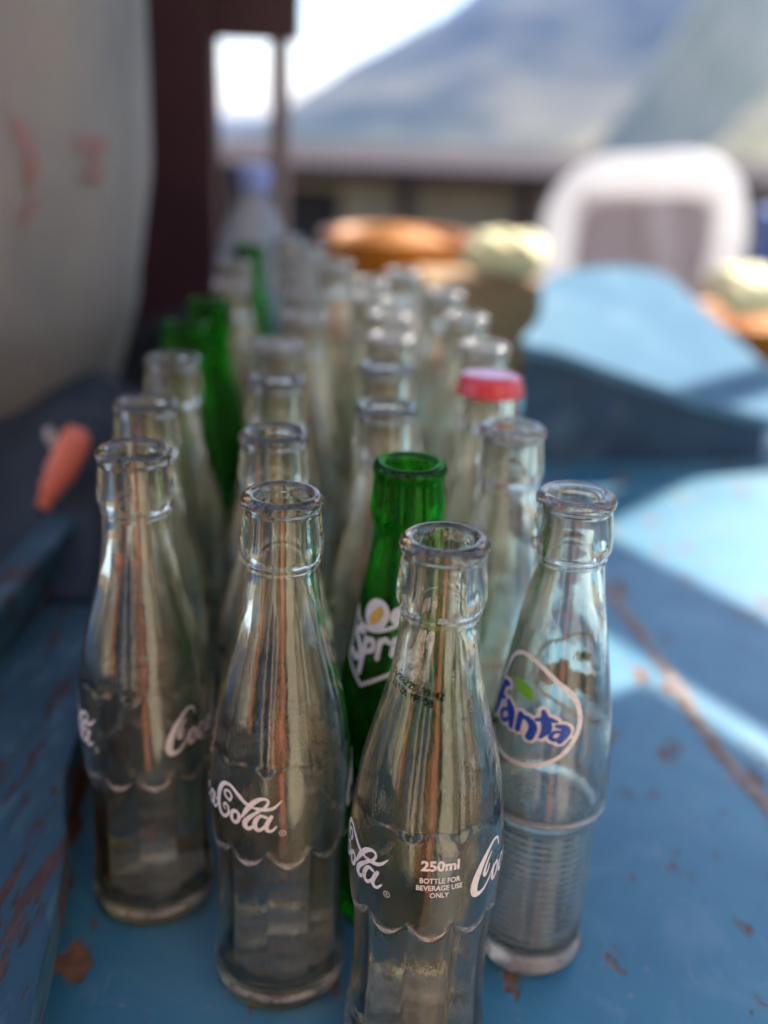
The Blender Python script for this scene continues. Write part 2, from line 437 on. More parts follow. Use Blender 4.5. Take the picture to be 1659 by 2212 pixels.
def cola_logo(D, wf, x0=0.0, sc=1.0, y0=0.0):
    def st(p, W, closed=False): D.stroke(p, W, wf, 7, closed, sc, x0, y0, 0.0)
    # first capital: tall slanted bowl with an inner curl
    st([(13.4, 12.6), (12.2, 15.8), (9.0, 16.0), (5.2, 12.4), (2.0, 7.0), (0.6, 2.0), (1.6, -1.4), (4.8, -1.2), (8.2, 2.4), (10.4, 6.4)], [0.7, 0.9, 1.2, 2.0, 2.9, 3.1, 2.4, 1.4, 0.9, 0.5])
    st([(8.4, 12.4), (6.2, 9.4), (5.0, 6.0), (5.6, 4.6), (7.0, 6.2), (7.6, 8.2)], [0.6, 1.1, 1.4, 1.2, 0.8, 0.5])
    for cx in (11.6,):
        st([(cx - 1.6, 1.6), (cx - 1.0, 4.6), (cx + 0.9, 6.0), (cx + 1.9, 4.2), (cx + 1.0, 1.2), (cx - 0.8, 0.0)], 1.35, True)
    st([(18.6, 5.2), (17.2, 6.1), (15.6, 4.0), (15.2, 1.4), (16.6, 0.0), (18.8, 1.8)], [1.3, 1.1, 1.5, 1.7, 1.2, 0.6])
    st([(20.6, 1.2), (21.0, 4.2), (22.9, 5.9), (23.9, 4.4), (22.9, 1.2), (21.5, 0.1)], 1.3, True)
    st([(24.8, 6.0), (23.8, 2.2), (24.2, 0.2), (25.6, 0.6), (27.0, 2.8)], [1.2, 1.5, 1.3, 0.9, 0.6])
    st([(26.6, 4.6), (28.6, 5.2)], 1.2)
    # second capital with double curl and the ribbon running into the l
    st([(33.8, 8.2), (32.0, 9.6), (32.6, 11.4), (34.6, 11.6), (35.6, 10.0), (34.6, 8.2)], 0.95, True)
    st([(46.2, 8.2), (42.0, 9.6), (38.6, 12.2), (35.4, 14.4), (31.8, 13.8), (29.0, 10.0), (28.0, 5.0), (28.8, 1.2), (31.2, -0.2), (33.6, 1.8), (33.8, 4.4), (32.4, 5.8), (31.2, 4.4), (31.9, 3.2)], [0.8, 1.5, 1.5, 1.3, 1.6, 2.1, 2.3, 1.9, 1.5, 1.2, 1.1, 1.0, 0.9, 0.8])
    st([(35.4, 1.2), (35.8, 3.8), (37.6, 4.8), (38.9, 3.4), (38.3, 0.8), (36.6, -0.2)], 1.5, True)
    st([(40.0, 3.2), (42.4, 7.4), (45.8, 11.4), (49.0, 13.0), (50.6, 12.0), (49.4, 9.6), (45.4, 6.2), (42.0, 2.6), (41.4, 0.0), (43.0, -0.8), (45.2, 1.0)], [0.8, 1.9, 1.8, 1.1, 1.0, 1.1, 1.3, 2.0, 2.1, 1.6, 0.9])
    st([(46.2, 8.4), (49.6, 8.6), (52.6, 9.6), (55.6, 12.6)], [1.3, 1.5, 1.2, 0.4])
    st([(49.6, 5.4), (47.4, 5.6), (45.6, 3.0), (45.4, 0.4), (47.0, -0.6), (49.2, 1.6), (50.6, 5.0)], [1.2, 1.3, 1.8, 1.9, 1.5, 1.0, 1.0])
    st([(51.6, 5.8), (49.8, 2.0), (50.0, -0.2), (51.6, -0.4), (53.4, 1.6)], [1.4, 1.7, 1.5, 1.1, 0.6])
    rr = [(55.6 + 1.15 * math.cos(a * PI / 4), -1.2 + 1.15 * math.sin(a * PI / 4)) for a in range(8)]
    st(rr, 0.22, True)
    D.text('R', 1.5 * sc, wf, x0 + 55.6 * sc, y0 - 1.75 * sc)

DOT = {'0': '0E11131519110E', '1': '040C040404040E', '2': '0E11010204081F', '3': '0E11010601110E', '4': '02060A121F0202', '5': '1F101E0101110E', '8': '0E11110E11110E', '9': '0E11110F01020C', 'X': '11110A040A1111', 'M': '111B1515111111', 'R': '1E11111E141211', 'P': '1E11111E101010', '/': '01010204081010', ':': '00040400040400', ' ': '00000000000000'}
def dots(D, wf, txt, u0, v0, pitch, rot):
    for i, ch in enumerate(txt):
        rows = [int(DOT[ch][k * 2:k * 2 + 2], 16) for k in range(7)]
        for r_, bits in enumerate(rows):
            for c_ in range(5):
                if bits >> (4 - c_) & 1:
                    x = (i * 6 + c_) * pitch; y = -r_ * pitch * 1.25
                    jx, jy = random.uniform(-.02, .02), random.uniform(-.03, .03)
                    X = u0 + x * math.cos(rot) - y * math.sin(rot) + jx; Y = v0 + x * math.sin(rot) + y * math.cos(rot) + jy
                    D.disc(X, Y, 0.23, wf, 6, rings=1)
                    D.k -= 1

def coke_print(parent, phi0, code=False, text_at=0.0):
    """phi0: facing angle of the volume text; logos sit on both sides and wrap round the back."""
    D = Decal(); wl = wrapper(COKE, phi0, 85.5); wt = wrapper(COKE, phi0 + text_at, 85.5)
    cola_logo(D, wl, -68.5, 0.93, -2.0)
    cola_logo(D, wl, 11.5, 0.93, -2.0)
    D.text('250ml', 4.9, wt, 0, 9.2, 0.035, 1.0)
    for s_, y in (('BOTTLE FOR', 4.6), ('BEVERAGE USE', 1.9), ('ONLY', -0.8)): D.text(s_, 2.6, wt, 0, y, 0.02, 0.86)
    D.build('printed_logo', M_WHITE, parent)
    if code:
        D = Decal(); wc = wrapper(COKE, phi0, 0.0, 0.10)
        a = rad(-9)
        dots(D, wc, '13/08/25 09:42', -20.5, 153.5, 0.25, a)
        dots(D, wc, '2142X MRP50', -19.6, 150.4, 0.25, a)
        D.build('date_code', M_INK, parent)

def fanta_print(parent, phi0):
    for ang in (phi0, phi0 + PI):
        W0 = wrapper(RIB, ang, 117.0); W = lambda u, v, l=0.0: W0(u * 1.06 + v * 0.10, v * 0.9, l); D = Decal()
        ring = [(-15.5, 8.0), (-13.2, 18.5), (-8.0, 23.0), (-1.5, 21.6), (5.5, 16.5), (12.5, 10.8), (17.0, 2.5), (17.6, -6.0), (14.0, -14.6), (6.5, -20.0), (-2.0, -21.4), (-9.5, -19.4), (-14.8, -14.5)]
        D.stroke(ring, 1.7, W, 8)
        f_ = [([(-11.2, 7.6), (-13.2, 6.8), (-14.2, 2.5), (-15.2, -7.5)], [2.2, 2.6, 3.0, 2.4]), ([(-14.5, 0.4), (-11.6, 1.4)], 2.0)]
        a1 = [([(-8.6, 1.2), (-6.6, -1.6), (-5.0, -7.6)], [2.4, 3.6, 2.0]), ([(-6.6, -2.0), (-9.6, -2.6), (-11.0, -5.6), (-9.0, -7.4), (-7.2, -5.4)], [1.2, 1.6, 2.0, 2.0, 1.3])]
        n_ = [([(-2.4, -0.6), (-2.2, -7.2)], [2.4, 2.2]), ([(-2.2, -1.2), (0.6, -1.4), (2.9, -4.0), (2.6, -8.4)], [1.6, 2.2, 3.0, 3.0])]
        t_ = [([(4.7, 3.6), (6.2, 0.0), (7.3, -3.5), (6.2, -7.2)], [1.4, 3.0, 3.4, 1.4]), ([(3.2, -0.6), (6.5, 0.6), (9.6, 0.2)], [1.2, 2.2, 1.2])]
        a2 = [([(10.2, -1.6), (12.6, -2.0), (13.6, -4.2), (12.6, -8.0)], [1.4, 2.4, 3.4, 2.0]), ([(12.6, -3.8), (10.0, -4.2), (9.2, -6.4), (10.8, -7.4), (12.2, -6.2)], [1.1, 1.3, 1.6, 1.6, 1.1])]
        allp = f_ + a1 + n_ + t_ + a2
        for P, w_ in allp: D.stroke(P, w_, W, 5, wadd=2.4)
        D.stroke([(-14.0, -6.0), (-6, -6.0), (2, -6.2), (10, -5.6), (14.2, -4.6)], 4.6, W, 8)
        D.stroke([(15.0, -6.5), (17.0, -6.0)], 0.9, W, 4)
        D.build('printed_ring', M_WHITE, parent)
        B = Decal(); B.k = 40
        for P, w_ in allp: B.stroke(P, w_, W, 6)
        B.build('printed_letters', M_BLUE, parent)
        L = Decal(); L.k = 10
        L.stroke([(-8.0, 12.0), (-5.2, 10.3), (-2.2, 8.6), (-0.2, 6.0)], [1.6, 4.6, 4.4, 0.3], W, 7)
        L.build('printed_leaf', M_LEAF, parent)

def sprite_print(parent, phi0):
    for ang in (phi0, phi0 + PI):
        W = wrapper(SPR, ang, 127.0); D = Decal()
        D.stroke([(-17, 11), (-16.6, 3), (-17.4, -8)], 1.3, W, 6)
        D.stroke([(-17.4, -8), (-8, -15.5)], 1.3, W, 8); D.stroke([(-8, -15.5), (15, -1)], 1.3, W, 12)
        D.stroke([(15, -1), (14.5, 14)], 1.3, W, 8)
        D.stroke([(-17, 11), (-12, 7), (-5, 6.4), (2, 9), (8, 13), (14.5, 14)], 1.5, W, 7)
        D.disc(-4.5, 12.5, 5.2, W, 28, 6.4, rad(-25))
        D.disc(4.0, 14.0, 2.6, W, 20, 3.6, rad(-30))
        sp = [([(-9.8, 4.4), (-12.6, 4.6), (-13.6, 2.0), (-11.0, -1.0), (-10.0, -4.2), (-12.6, -6.4), (-15.2, -5.0)], 2.5),
              ([(-7.8, 2.6), (-8.6, -4.0), (-9.6, -11.0)], 2.1), ([(-7.8, 1.6), (-4.8, 2.8), (-4.4, -0.6), (-7.6, -2.4)], 2.0),
              ([(-1.6, 3.6), (-2.0, -3.2)], 2.0), ([(-1.8, 2.2), (0.4, 4.4), (1.8, 3.6)], 1.9),
              ([(4.0, 5.0), (3.6, -0.8)], 2.0), ([(7.2, 10.0), (6.6, 0.6), (8.4, 0.6)], 1.9), ([(5.2, 6.0), (9.2, 7.0)], 1.6),
              ([(10.4, 3.6), (13.2, 5.6), (12.0, 7.8), (10.0, 5.4), (10.6, 1.8), (13.4, 2.6)], 1.5)]
        for P, w_ in sp: D.stroke(P, w_, W, 5)
        D.build('printed_emblem', M_WHITE, parent)
        L = Decal(); L.k = 60
        L.disc(-4.3, 12.2, 1.9, W, 24, 4.3, rad(-32))
        L.build('printed_lemon', M_YEL, parent)

# ------------------------------------------------------------------ the bottles
ME = {'cokeH': COKE.mesh('glass_body', M_CLEAR, 160, 0.8), 'cokeM': COKE.mesh('glass_body', M_CLEAR, 96, 1.3), 'coke': COKE.mesh('glass_body', M_CLEAR_DUSTY, 80, 1.6),
      'ribH': RIB.mesh('glass_body', M_RIB, 120, 0.6), 'rib': RIB.mesh('glass_body', M_RIB_DUSTY, 64, 1.0),
      'sprH': SPR.mesh('glass_body', M_GREEN, 110, 1.2), 'spr': SPR.mesh('glass_body', M_GREEN, 64, 2.0)}
GR = 'empty glass soft drink bottles standing in rows'
def bottle(x, y, kind, label, rot=0.0, name='glass_bottle', zs=1.056):
    x, y = x * 1.015, y * 1.031
    t = thing(name, label, 'bottle', (x / 1000, y / 1000, 0), 0, GR)
    b = bpy.data.objects.new('glass_body', ME[kind]); link(b); b.parent = t; b.rotation_euler = (0, 0, rot)
    if y > 405: t.rotation_euler = (rad(random.uniform(-.8, .8)), rad(random.uniform(-.8, .8)), 0)
    t.scale = (1.045, 1.045, zs)
    return t
def face(x, y, deg):
    """angle pointing from the bottle to the camera, turned deg to the viewer's right"""
    return math.atan2(-y, -x) + rad(deg)

b = bottle(19, 294, 'cokeH', 'nearest clear contour bottle, with the volume text and date code facing forward', rad(4), 'glass_bottle')
coke_print(b, face(19, 294, 12), True)
b = bottle(-34, 325, 'cokeH', 'clear contour bottle with a white script logo, just left of the nearest bottle', rad(13))
coke_print(b, face(-34, 325, 39), text_at=PI)
b = bottle(-93, 365, 'cokeH', 'leftmost front clear bottle standing against the weathered blue board', rad(20))
coke_print(b, face(-93, 365, -10), text_at=PI)
b = bottle(67, 343, 'ribH', 'ribbed clear bottle with a blue and white ring logo and green leaf', 0, zs=1.045)
fanta_print(b, face(67, 343, -24))
b = bottle(9, 368, 'sprH', 'front green bottle with white emblem and yellow lemon behind the nearest bottle', 0, zs=1.045)
sprite_print(b, face(9, 368, -20))

rest = [
 (-104, 429, 'cokeM', 'second clear bottle from the front in the left edge row'),
 (-43, 395, 'cokeM', 'clear bottle directly behind the front script logo bottle'),
 (51, 411, 'rib', 'clear ribbed bottle behind the ring logo bottle, sun glinting on its rim'),
 (-2, 437, 'cokeM', 'clear bottle directly behind the front green bottle'),
 (-107, 507, 'cokeM', 'third clear bottle of the left edge row, just before the green pair'),
 (-54, 469, 'cokeM', 'third clear bottle back in the row behind the front script logo bottle'),
 (-60, 548, 'coke', 'fourth clear bottle back in the row behind the front script logo bottle'),
 (-115, 584, 'spr', 'nearer of the two adjoining green bottles in the left edge row'),
 (-113, 655, 'spr', 'farther of the two adjoining green bottles in the left edge row'),
 (-2, 505, 'cokeM', 'clear bottle left of the red capped bottle'),
 (50, 560, 'coke', 'clear bottle directly behind the red capped bottle'),
 (0, 572, 'coke', 'clear bottle diagonally behind left of the red capped bottle'),
 (-54, 622, 'coke', 'clear bottle right of the farther green bottle of the pair'),
 (0, 632, 'coke', 'blurred clear bottle in the third row, fifth behind the front green bottle'),
 (46, 640, 'coke', 'blurred clear bottle in the right row, second behind the red capped one'),
 (-112, 722, 'coke', 'clear bottle just behind the pair of green bottles'),
 (-59, 692, 'coke', 'blurred clear bottle in the second row from the left, seventh from the front'),
 (-12, 690, 'coke', 'blurred clear bottle in the third row, sixth behind the front green bottle'),
 (34, 718, 'coke', 'blurred clear bottle in the right row, third behind the red capped one'),
 (-68, 762, 'coke', 'blurred clear bottle in the second row from the left, eighth from the front'),
 (-20, 752, 'coke', 'blurred clear bottle in the third row, seventh behind the front green bottle'),
 (-120, 812, 'coke', 'clear bottle in front of the farthest green bottle'),
 (8, 800, 'coke', 'rearmost clear bottle of the right row, before the orange basin'),
 (-44, 825, 'coke', 'rearmost clear bottle of the third row, left of the orange basin'),
 (-76, 836, 'coke', 'blurred clear bottle in the second row from the left, ninth from the front'),
 (-72, 905, 'coke', 'blurred clear bottle right beside the farthest green bottle'),
 (-94, 965, 'coke', 'rearmost clear bottle, just in front of the blue capped plastic bottle'),
 (-122, 892, 'spr', 'farthest green bottle, beside the plastic bottle with a blue cap'),
]
for x, y, k, lab in rest: bottle(x, y, k, lab, random.uniform(0, 6))
# capped bottle
cap_b = bottle(46, 489, 'cokeM', 'clear bottle closed with a red crown cap', 1.0)
tC = NT('red_cap_paint'); M_CAP = tC.done(tC.pbsdf((0.62, 0.03, 0.04), 0.3, tC.bump(tC.noise(300, 3, vec=tC.obj()), 0.1, 0.0003), 0.0, Coat_Weight=0.4))
prof = [(0, 196.9), (6, 196.9), (12.2, 196.7), (14.0, 195.8), (14.6, 194.0), (15.3, 190.0), (15.9, 188.6), (15.5, 188.5), (14.9, 190.2), (13.9, 193.5), (12.9, 195.2), (0, 196.2)]
V, Fc = lathe([(r / 1000, z / 1000) for r, z in prof], 84)
V2 = []
for x, y, z in V:
    r = math.hypot(x, y)
    if z < 0.1935 and r > 0: a = math.atan2(y, x); k = 1 + 0.035 * math.cos(21 * a) * (0.1935 - z) / 0.005; x, y = x * k, y * k
    V2.append((x, y, z))
mesh_obj('crown_cap', V2, Fc, M_CAP, cap_b)

# ------------------------------------------------------------------ plastic bottle with blue cap
tP = NT('thin_clear_plastic'); M_PET = tP.done(tP.shmix(0.30, tP.shmix(tP.n('ShaderNodeFresnel', i_IOR=1.35).outputs[0], tP.n('ShaderNodeBsdfTransparent', i_Color=(0.93, 0.95, 0.98, 1)).outputs[0], tP.n('ShaderNodeBsdfGlossy', i_Roughness=0.08).outputs[0]), tP.pbsdf((0.75, 0.78, 0.85), 0.4)))
M_CAPB = simple('blue_plastic', (0.24, 0.30, 0.60), (0.32, 0.38, 0.68), 30, 0.4, 0.05)
M_PLBL = simple('pale_teal_label', (0.10, 0.38, 0.58), (0.55, 0.62, 0.80), 14, 0.5, 0.05)
p = thing('plastic_bottle', 'clear plastic water bottle with blue cap beyond the glass bottles', 'bottle', (-0.142, 1.09, 0)); p.scale = (1.15, 1.15, 1.02)
V, Fc = lathe([(0, .003), (.022, 0), (.032, .004), (.033, .012), (.0315, .05), (.033, .06), (.033, .075), (.031, .08), (.0312, .13), (.033, .136), (.033, .16), (.030, .18), (.022, .205), (.014, .222), (.0125, .23), (.0125, .24)], 40)
mesh_obj('bottle_body', V, Fc, M_PET, p)
V, Fc = lathe([(.0145, .232), (.0155, .234), (.0155, .252), (.0135, .255), (0, .255)], 36); mesh_obj('cap', V, Fc, M_CAPB, p)
V, Fc = lathe([(.0321, .081), (.0321, .128), (.0326, .134)], 40); mesh_obj('label', V, Fc, M_PLBL, p)

# ------------------------------------------------------------------ blue painted cart bed
def blue_paint(name, base1, base2, chip=0.62, under=(0.16, 0.075, 0.04), scale=1.0, stretch=(1, 1, 1), rough=0.42, pale=0.35, worn=False, spec=0.5):
    t = NT(name); o = t.mapping(t.obj(), scale=stretch)
    n1 = t.noise(7 * scale, 5, 0.6, vec=o); c = t.ramp(n1, [(0.3, base1), (0.7, base2)])
    scr = t.ramp(t.noise(22 * scale, 6, 0.7, vec=o, dist=0.6), [(0.52, 0.0), (0.72, pale)])
    c = t.mix(scr, c, (0.20, 0.34, 0.42))
    mk = t.ramp(t.noise(34 * scale, 5, 0.62, vec=t.mapping(o, scale=(1.3, 0.7, 1), rot=(0, 0, 0.5))), [(chip, 0.0), (chip + 0.035, 1.0)])
    edge = t.ramp(t.noise(130 * scale, 4, 0.6, vec=o), [(0.4, under), (0.7, tuple(k * 1.9 for k in under))])
    if worn:
        pt = t.ramp(t.noise(3.2, 5, 0.6, vec=o, dist=1.2), [(0.46, 0.0), (0.66, 0.65)])
        c = t.mix(pt, c, (0.13, 0.27, 0.33))
        scx = t.ramp(t.noise(60, 3, 0.6, vec=t.mapping(o, scale=(9, 0.35, 1), rot=(0, 0, -0.55))), [(0.66, 0.0), (0.72, 0.6)])
        c = t.mix(scx, c, (0.24, 0.33, 0.38))
        sp = t.ramp(t.noise(210, 2, 0.5, vec=o), [(0.70, 0.0), (0.74, 0.8)])
        c = t.mix(sp, c, (0.30, 0.27, 0.23))
    c = t.mix(mk, c, edge)
    h = t.math('SUBTRACT', t.math('MULTIPLY', t.noise(60 * scale, 6, 0.6, vec=o), 0.5), mk)
    r = t.math('ADD', rough, t.math('MULTIPLY', mk, 0.4))
    return t.done(t.pbsdf(c, r, t.bump(h, 0.7, 0.0008), spec=spec))
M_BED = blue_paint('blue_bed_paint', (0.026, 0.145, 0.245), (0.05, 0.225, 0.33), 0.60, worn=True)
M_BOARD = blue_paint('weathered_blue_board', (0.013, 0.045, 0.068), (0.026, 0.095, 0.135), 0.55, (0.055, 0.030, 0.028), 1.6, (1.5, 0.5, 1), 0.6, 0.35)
M_LEDGE = blue_paint('sun_faded_blue_paint', (0.085, 0.175, 0.26), (0.12, 0.225, 0.30), 0.66, (0.20, 0.15, 0.13), 0.7, (1, 1, 1), 0.9, 0.5, spec=0.08)
M_RUST = simple('rusty_edge', (0.075, 0.028, 0.015), (0.17, 0.075, 0.04), 60, 0.85, 0.6, 0.001)
M_SEAM = simple('scraped_seam', (0.16, 0.09, 0.065), (0.36, 0.31, 0.27), 70, 0.7, 0.5, 0.0008)
M_DARK = simple('dark_timber', (0.012, 0.010, 0.009), (0.035, 0.026, 0.022), 20, 0.85, 0.4, 0.001)

cart = thing('market_cart', 'worn blue painted cart bed that the glass bottles stand on', 'cart', (0, 0, 0))
bm = bmesh.new(); add_prism(bm, [(-0.75, 0.255), (0.9, 0.255), (0.9, 1.44), (0.30, 1.44), (0.30, 1.28), (-0.75, 1.28)], -0.03, 0.0)
bmesh.ops.subdivide_edges(bm, edges=bm.edges, cuts=1)
bm_obj('bed', bm, M_BED, cart)
# left board, curved inner edge
inner = [(-0.100, 0.15), (-0.102, 0.19), (-0.106, 0.246), (-0.119, 0.335), (-0.133, 0.385), (-0.139, 0.44), (-0.147, 0.53), (-0.152, 0.62), (-0.156, 0.75), (-0.16, 0.95), (-0.16, 1.08)]
P = [(q.x, q.y) for q in catmull([(a, b_, 0) for a, b_ in inner], 5)]
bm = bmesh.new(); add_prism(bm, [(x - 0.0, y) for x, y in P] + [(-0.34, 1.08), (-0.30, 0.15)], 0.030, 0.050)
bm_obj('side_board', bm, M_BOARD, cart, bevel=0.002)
bm = bmesh.new(); add_prism(bm, [(x - 0.018, y) for x, y in P] + [(-0.33, 1.075), (-0.29, 0.155)], 0.0, 0.0295)
bm_obj('board_riser', bm, M_DARK, cart)
V, Fc = [], []
for i, (x, y) in enumerate(P):
    wv = 0.003 * math.sin(i * 1.7) + 0.002 * math.sin(i * 4.1)
    for dx, z in ((-0.022, 0.004), (-0.012, 0.0036), (0.000 + wv, 0.0012), (0.003 + wv, 0.0002)): V.append((x + dx - 0.006 - (0.012 if y < 0.33 else max(0, 0.012 - (y - 0.33) * 0.3)), y, z))
for i in range(len(P) - 1):
    for k in range(3): Fc.append((i * 4 + k, i * 4 + k + 1, i * 4 + k + 5, i * 4 + k + 4))
mesh_obj('rusted_flange', V, Fc, M_RUST, cart)
# slats that run over the left board
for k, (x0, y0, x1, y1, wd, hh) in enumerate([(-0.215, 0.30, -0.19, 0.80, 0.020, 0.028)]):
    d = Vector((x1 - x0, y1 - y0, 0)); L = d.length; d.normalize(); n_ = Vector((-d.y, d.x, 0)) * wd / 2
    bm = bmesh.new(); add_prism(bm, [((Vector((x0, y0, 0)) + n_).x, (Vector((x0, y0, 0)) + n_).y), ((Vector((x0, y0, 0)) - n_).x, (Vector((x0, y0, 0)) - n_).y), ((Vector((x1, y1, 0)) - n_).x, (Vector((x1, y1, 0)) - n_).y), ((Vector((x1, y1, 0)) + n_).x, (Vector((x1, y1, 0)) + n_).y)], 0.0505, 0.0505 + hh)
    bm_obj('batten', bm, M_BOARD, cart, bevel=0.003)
# right ledge: a tilted, sun-faded panel lying on the bed, high at its far left end
LP = [(0.12, 0.974, 0.123), (0.154, 0.983, 0.114), (0.199, 0.986, 0.1), (0.284, 0.995, 0.074), (0.374, 1.016, 0.049), (0.429, 1.032, 0.034), (0.453, 1.103, 0.042), (0.418, 1.161, 0.066), (0.382, 1.252, 0.098), (0.333, 1.346, 0.135), (0.245, 1.281, 0.15), (0.165, 1.168, 0.151), (0.145, 1.054, 0.132)]
LP = [tuple(q) for q in catmull(LP, 4, True)]
V = [q for q in LP] + [(q[0], q[1], q[2] - 0.012) for q in LP]; n_ = len(LP); Fc = [tuple(range(n_)), tuple(range(n_, 2 * n_))[::-1]]
for k in range(n_):
    k2 = (k + 1) % n_; Fc.append((k, k + n_, k2 + n_, k2))
led = mesh_obj('ledge_top', V, Fc, M_LEDGE, cart, smooth=False)
sb = led.modifiers.new('soft', 'BEVEL'); sb.width = 0.003; sb.segments = 2
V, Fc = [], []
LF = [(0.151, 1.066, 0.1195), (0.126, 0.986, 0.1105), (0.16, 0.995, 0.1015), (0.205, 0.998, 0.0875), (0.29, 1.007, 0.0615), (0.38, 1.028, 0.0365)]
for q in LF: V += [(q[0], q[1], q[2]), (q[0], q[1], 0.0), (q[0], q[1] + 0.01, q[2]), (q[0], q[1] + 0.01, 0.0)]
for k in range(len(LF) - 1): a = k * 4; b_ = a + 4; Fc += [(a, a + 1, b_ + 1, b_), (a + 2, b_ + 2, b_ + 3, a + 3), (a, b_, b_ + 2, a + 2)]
M_SIDE_SHADE = blue_paint('shaded_side_blue', (0.014, 0.035, 0.075), (0.022, 0.055, 0.11), 0.68)  # ledge face darkened to navy, its shade put into the colour
mesh_obj('ledge_face', V, Fc, M_SIDE_SHADE, cart, smooth=False)
# scraped seam on the bed
sp = catmull([(0.150, 0.80, 0), (0.166, 0.70, 0), (0.178, 0.62, 0), (0.186, 0.54, 0), (0.198, 0.47, 0), (0.222, 0.40, 0), (0.262, 0.33, 0)], 30)
V, Fc = [], []
from mathutils import noise as mn_
for i, q in enumerate(sp):
    a_ = 0.0036 + 0.0022 * mn_.noise(Vector((q.y * 38, 0.3, 0))) + 0.0010 * mn_.noise(Vector((q.y * 190, 1.3, 0)))
    b_ = 0.0036 + 0.0022 * mn_.noise(Vector((q.y * 38, 7.3, 0))) + 0.0010 * mn_.noise(Vector((q.y * 190, 4.3, 0)))
    for dx, z in ((-a_ * 1.3, 0.0002), (-a_ * 0.7, 0.0009), (b_ * 0.7, 0.0009), (b_ * 1.3, 0.0002)): V.append((q.x + dx, q.y, z))
for i in range(len(sp) - 1):
    for k in range(3): Fc.append((i * 4 + k, i * 4 + k + 1, i * 4 + k + 5, i * 4 + k + 4))
mesh_obj('seam', V, Fc, M_SEAM, cart)
for (x, y) in ((-0.65, 0.32), (0.8, 0.32), (-0.65, 1.0), (0.8, 1.0)):
    box('leg', x - 0.03, x + 0.03, y - 0.03, y + 0.03, -0.72, -0.0305, M_BOARD, cart)

# ------------------------------------------------------------------ white sack on the left
tS = NT('woven_sack'); o_ = tS.obj(); sp_ = tS.n('ShaderNodeSeparateXYZ'); tS.set(sp_.inputs[0], o_)
wv_ = tS.n('ShaderNodeTexWave', i_Scale=120, i_Distortion=1.0); tS.set(wv_.inputs['Vector'], o_)
base_ = tS.ramp(tS.noise(9, 5, vec=tS.mapping(o_, scale=(1, 1, 0.4))), [(0.32, (0.11, 0.105, 0.095)), (0.46, (0.23, 0.22, 0.20)), (0.60, (0.29, 0.265, 0.225)), (0.75, (0.33, 0.27, 0.20))])
M_SACK = tS.done(tS.pbsdf(base_, 0.75, tS.bump(tS.math('ADD', tS.noise(14, 4, vec=o_), tS.math('MULTIPLY', wv_.outputs['Fac'], 0.1)), 0.5, 0.012)))
M_SACKR = simple('faded_red_print', (0.27, 0.13, 0.12), (0.34, 0.20, 0.18), 18, 0.8, 0.1)
sk = thing('woven_sack', 'tall pale grey woven sack with faded red printing left of the bottles', 'sack', (-0.485, 0.90, -0.062))
sk.scale = (1.25, 1.25, 1.25)
SP = [(0.10, 0.05), (0.15, 0.058), (0.185, 0.10), (0.210, 0.17), (0.222, 0.26), (0.225, 0.36), (0.222, 0.48), (0.20, 0.58), (0.16, 0.66), (0.11, 0.70)]
def sack_r(z, a):
    r = 0.0
    for (r0, z0), (r1, z1) in zip(SP, SP[1:]):
        if z <= z1 or (r1, z1) == SP[-1]: r = r0 + (r1 - r0) * max(0, min(1, (z - z0) / (z1 - z0))); break
    return r * (1 + 0.018 * math.sin(a * 5 + z * 9) + 0.012 * math.sin(a * 11 - z * 22 + 1))
V, Fc = [], []; zs = [0.05 + 0.65 * i / 60 for i in range(61)]; sg = 96
for z in zs:
    for k in range(sg): a = 2 * PI * k / sg; r = sack_r(z, a); V.append((r * math.cos(a), r * 0.95 * math.sin(a), z + 0.002))
for i in range(60):
    for k in range(sg): Fc.append((i * sg + k, i * sg + (k + 1) % sg, (i + 1) * sg + (k + 1) % sg, (i + 1) * sg + k))
Fc.append(tuple(range(sg))[::-1]); Fc.append(tuple(range(60 * sg, 61 * sg)))
mesh_obj('sack_body', V, Fc, M_SACK, sk)
def sackw(u, v, lift=0.0):
    z = v / 1000; a = u / 225; r = sack_r(z, a) + 0.0015 + lift * 0.0001; return (r * math.cos(a), r * 0.95 * math.sin(a), z + 0.002)
D = Decal()
D.stroke([(-136, 290), (-131, 280), (-129, 266), (-130, 258)], [6, 8, 8, 5], sackw, 8)
D.stroke([(-127, 250), (-130, 243), (-137, 239)], [5, 6, 4], sackw, 8)
D.build('red_print', M_SACKR, sk); D = Decal()
D.stroke([(-94, 278), (-80, 280), (-66, 277)], 7, sackw, 8); D.stroke([(-80, 276), (-76, 268), (-74, 260)], 9, sackw, 8); D.stroke([(-88, 262), (-70, 259)], 5, sackw, 8)
D.build('red_print', M_SACKR, sk)
V, Fc = lathe([(0.0, 0.70), (0.055, 0.702), (0.045, 0.72), (0.06, 0.75), (0.08, 0.77), (0, 0.775)], 30); mesh_obj('tied_top', V, Fc, M_SACK, sk)

M_GAP_SHADE = simple('gap_shade_navy', (0.010, 0.018, 0.028), (0.025, 0.042, 0.058), 12, 0.8, 0.5, 0.004)  # dark sheet added where only shade lies between sack and bottles
V, Fc = [], []
for j in range(41):
    for i in range(25):
        u, v = i / 24, j / 40
        e = min(u, 1 - u, v, 1 - v) * 6; e = min(1, e)
        V.append((-0.34 + 0.175 * u + 0.01 * math.sin(v * 9), 0.55 + 0.66 * v, 0.004 + e * (0.045 + 0.018 * math.sin(u * 7 + v * 11) + 0.012 * math.sin(v * 23 + u * 5))))
for j in range(40):
    for i in range(24): a = j * 25 + i; Fc.append((a, a + 1, a + 26, a + 25))
V2 = [(x, y, z + 0.0495) for x, y, z in V]; base = len(V2); V2 += [(x, y, 0.0505) for x, y, z in V]
Fc2 = Fc + [tuple(base + q for q in f[::-1]) for f in Fc]
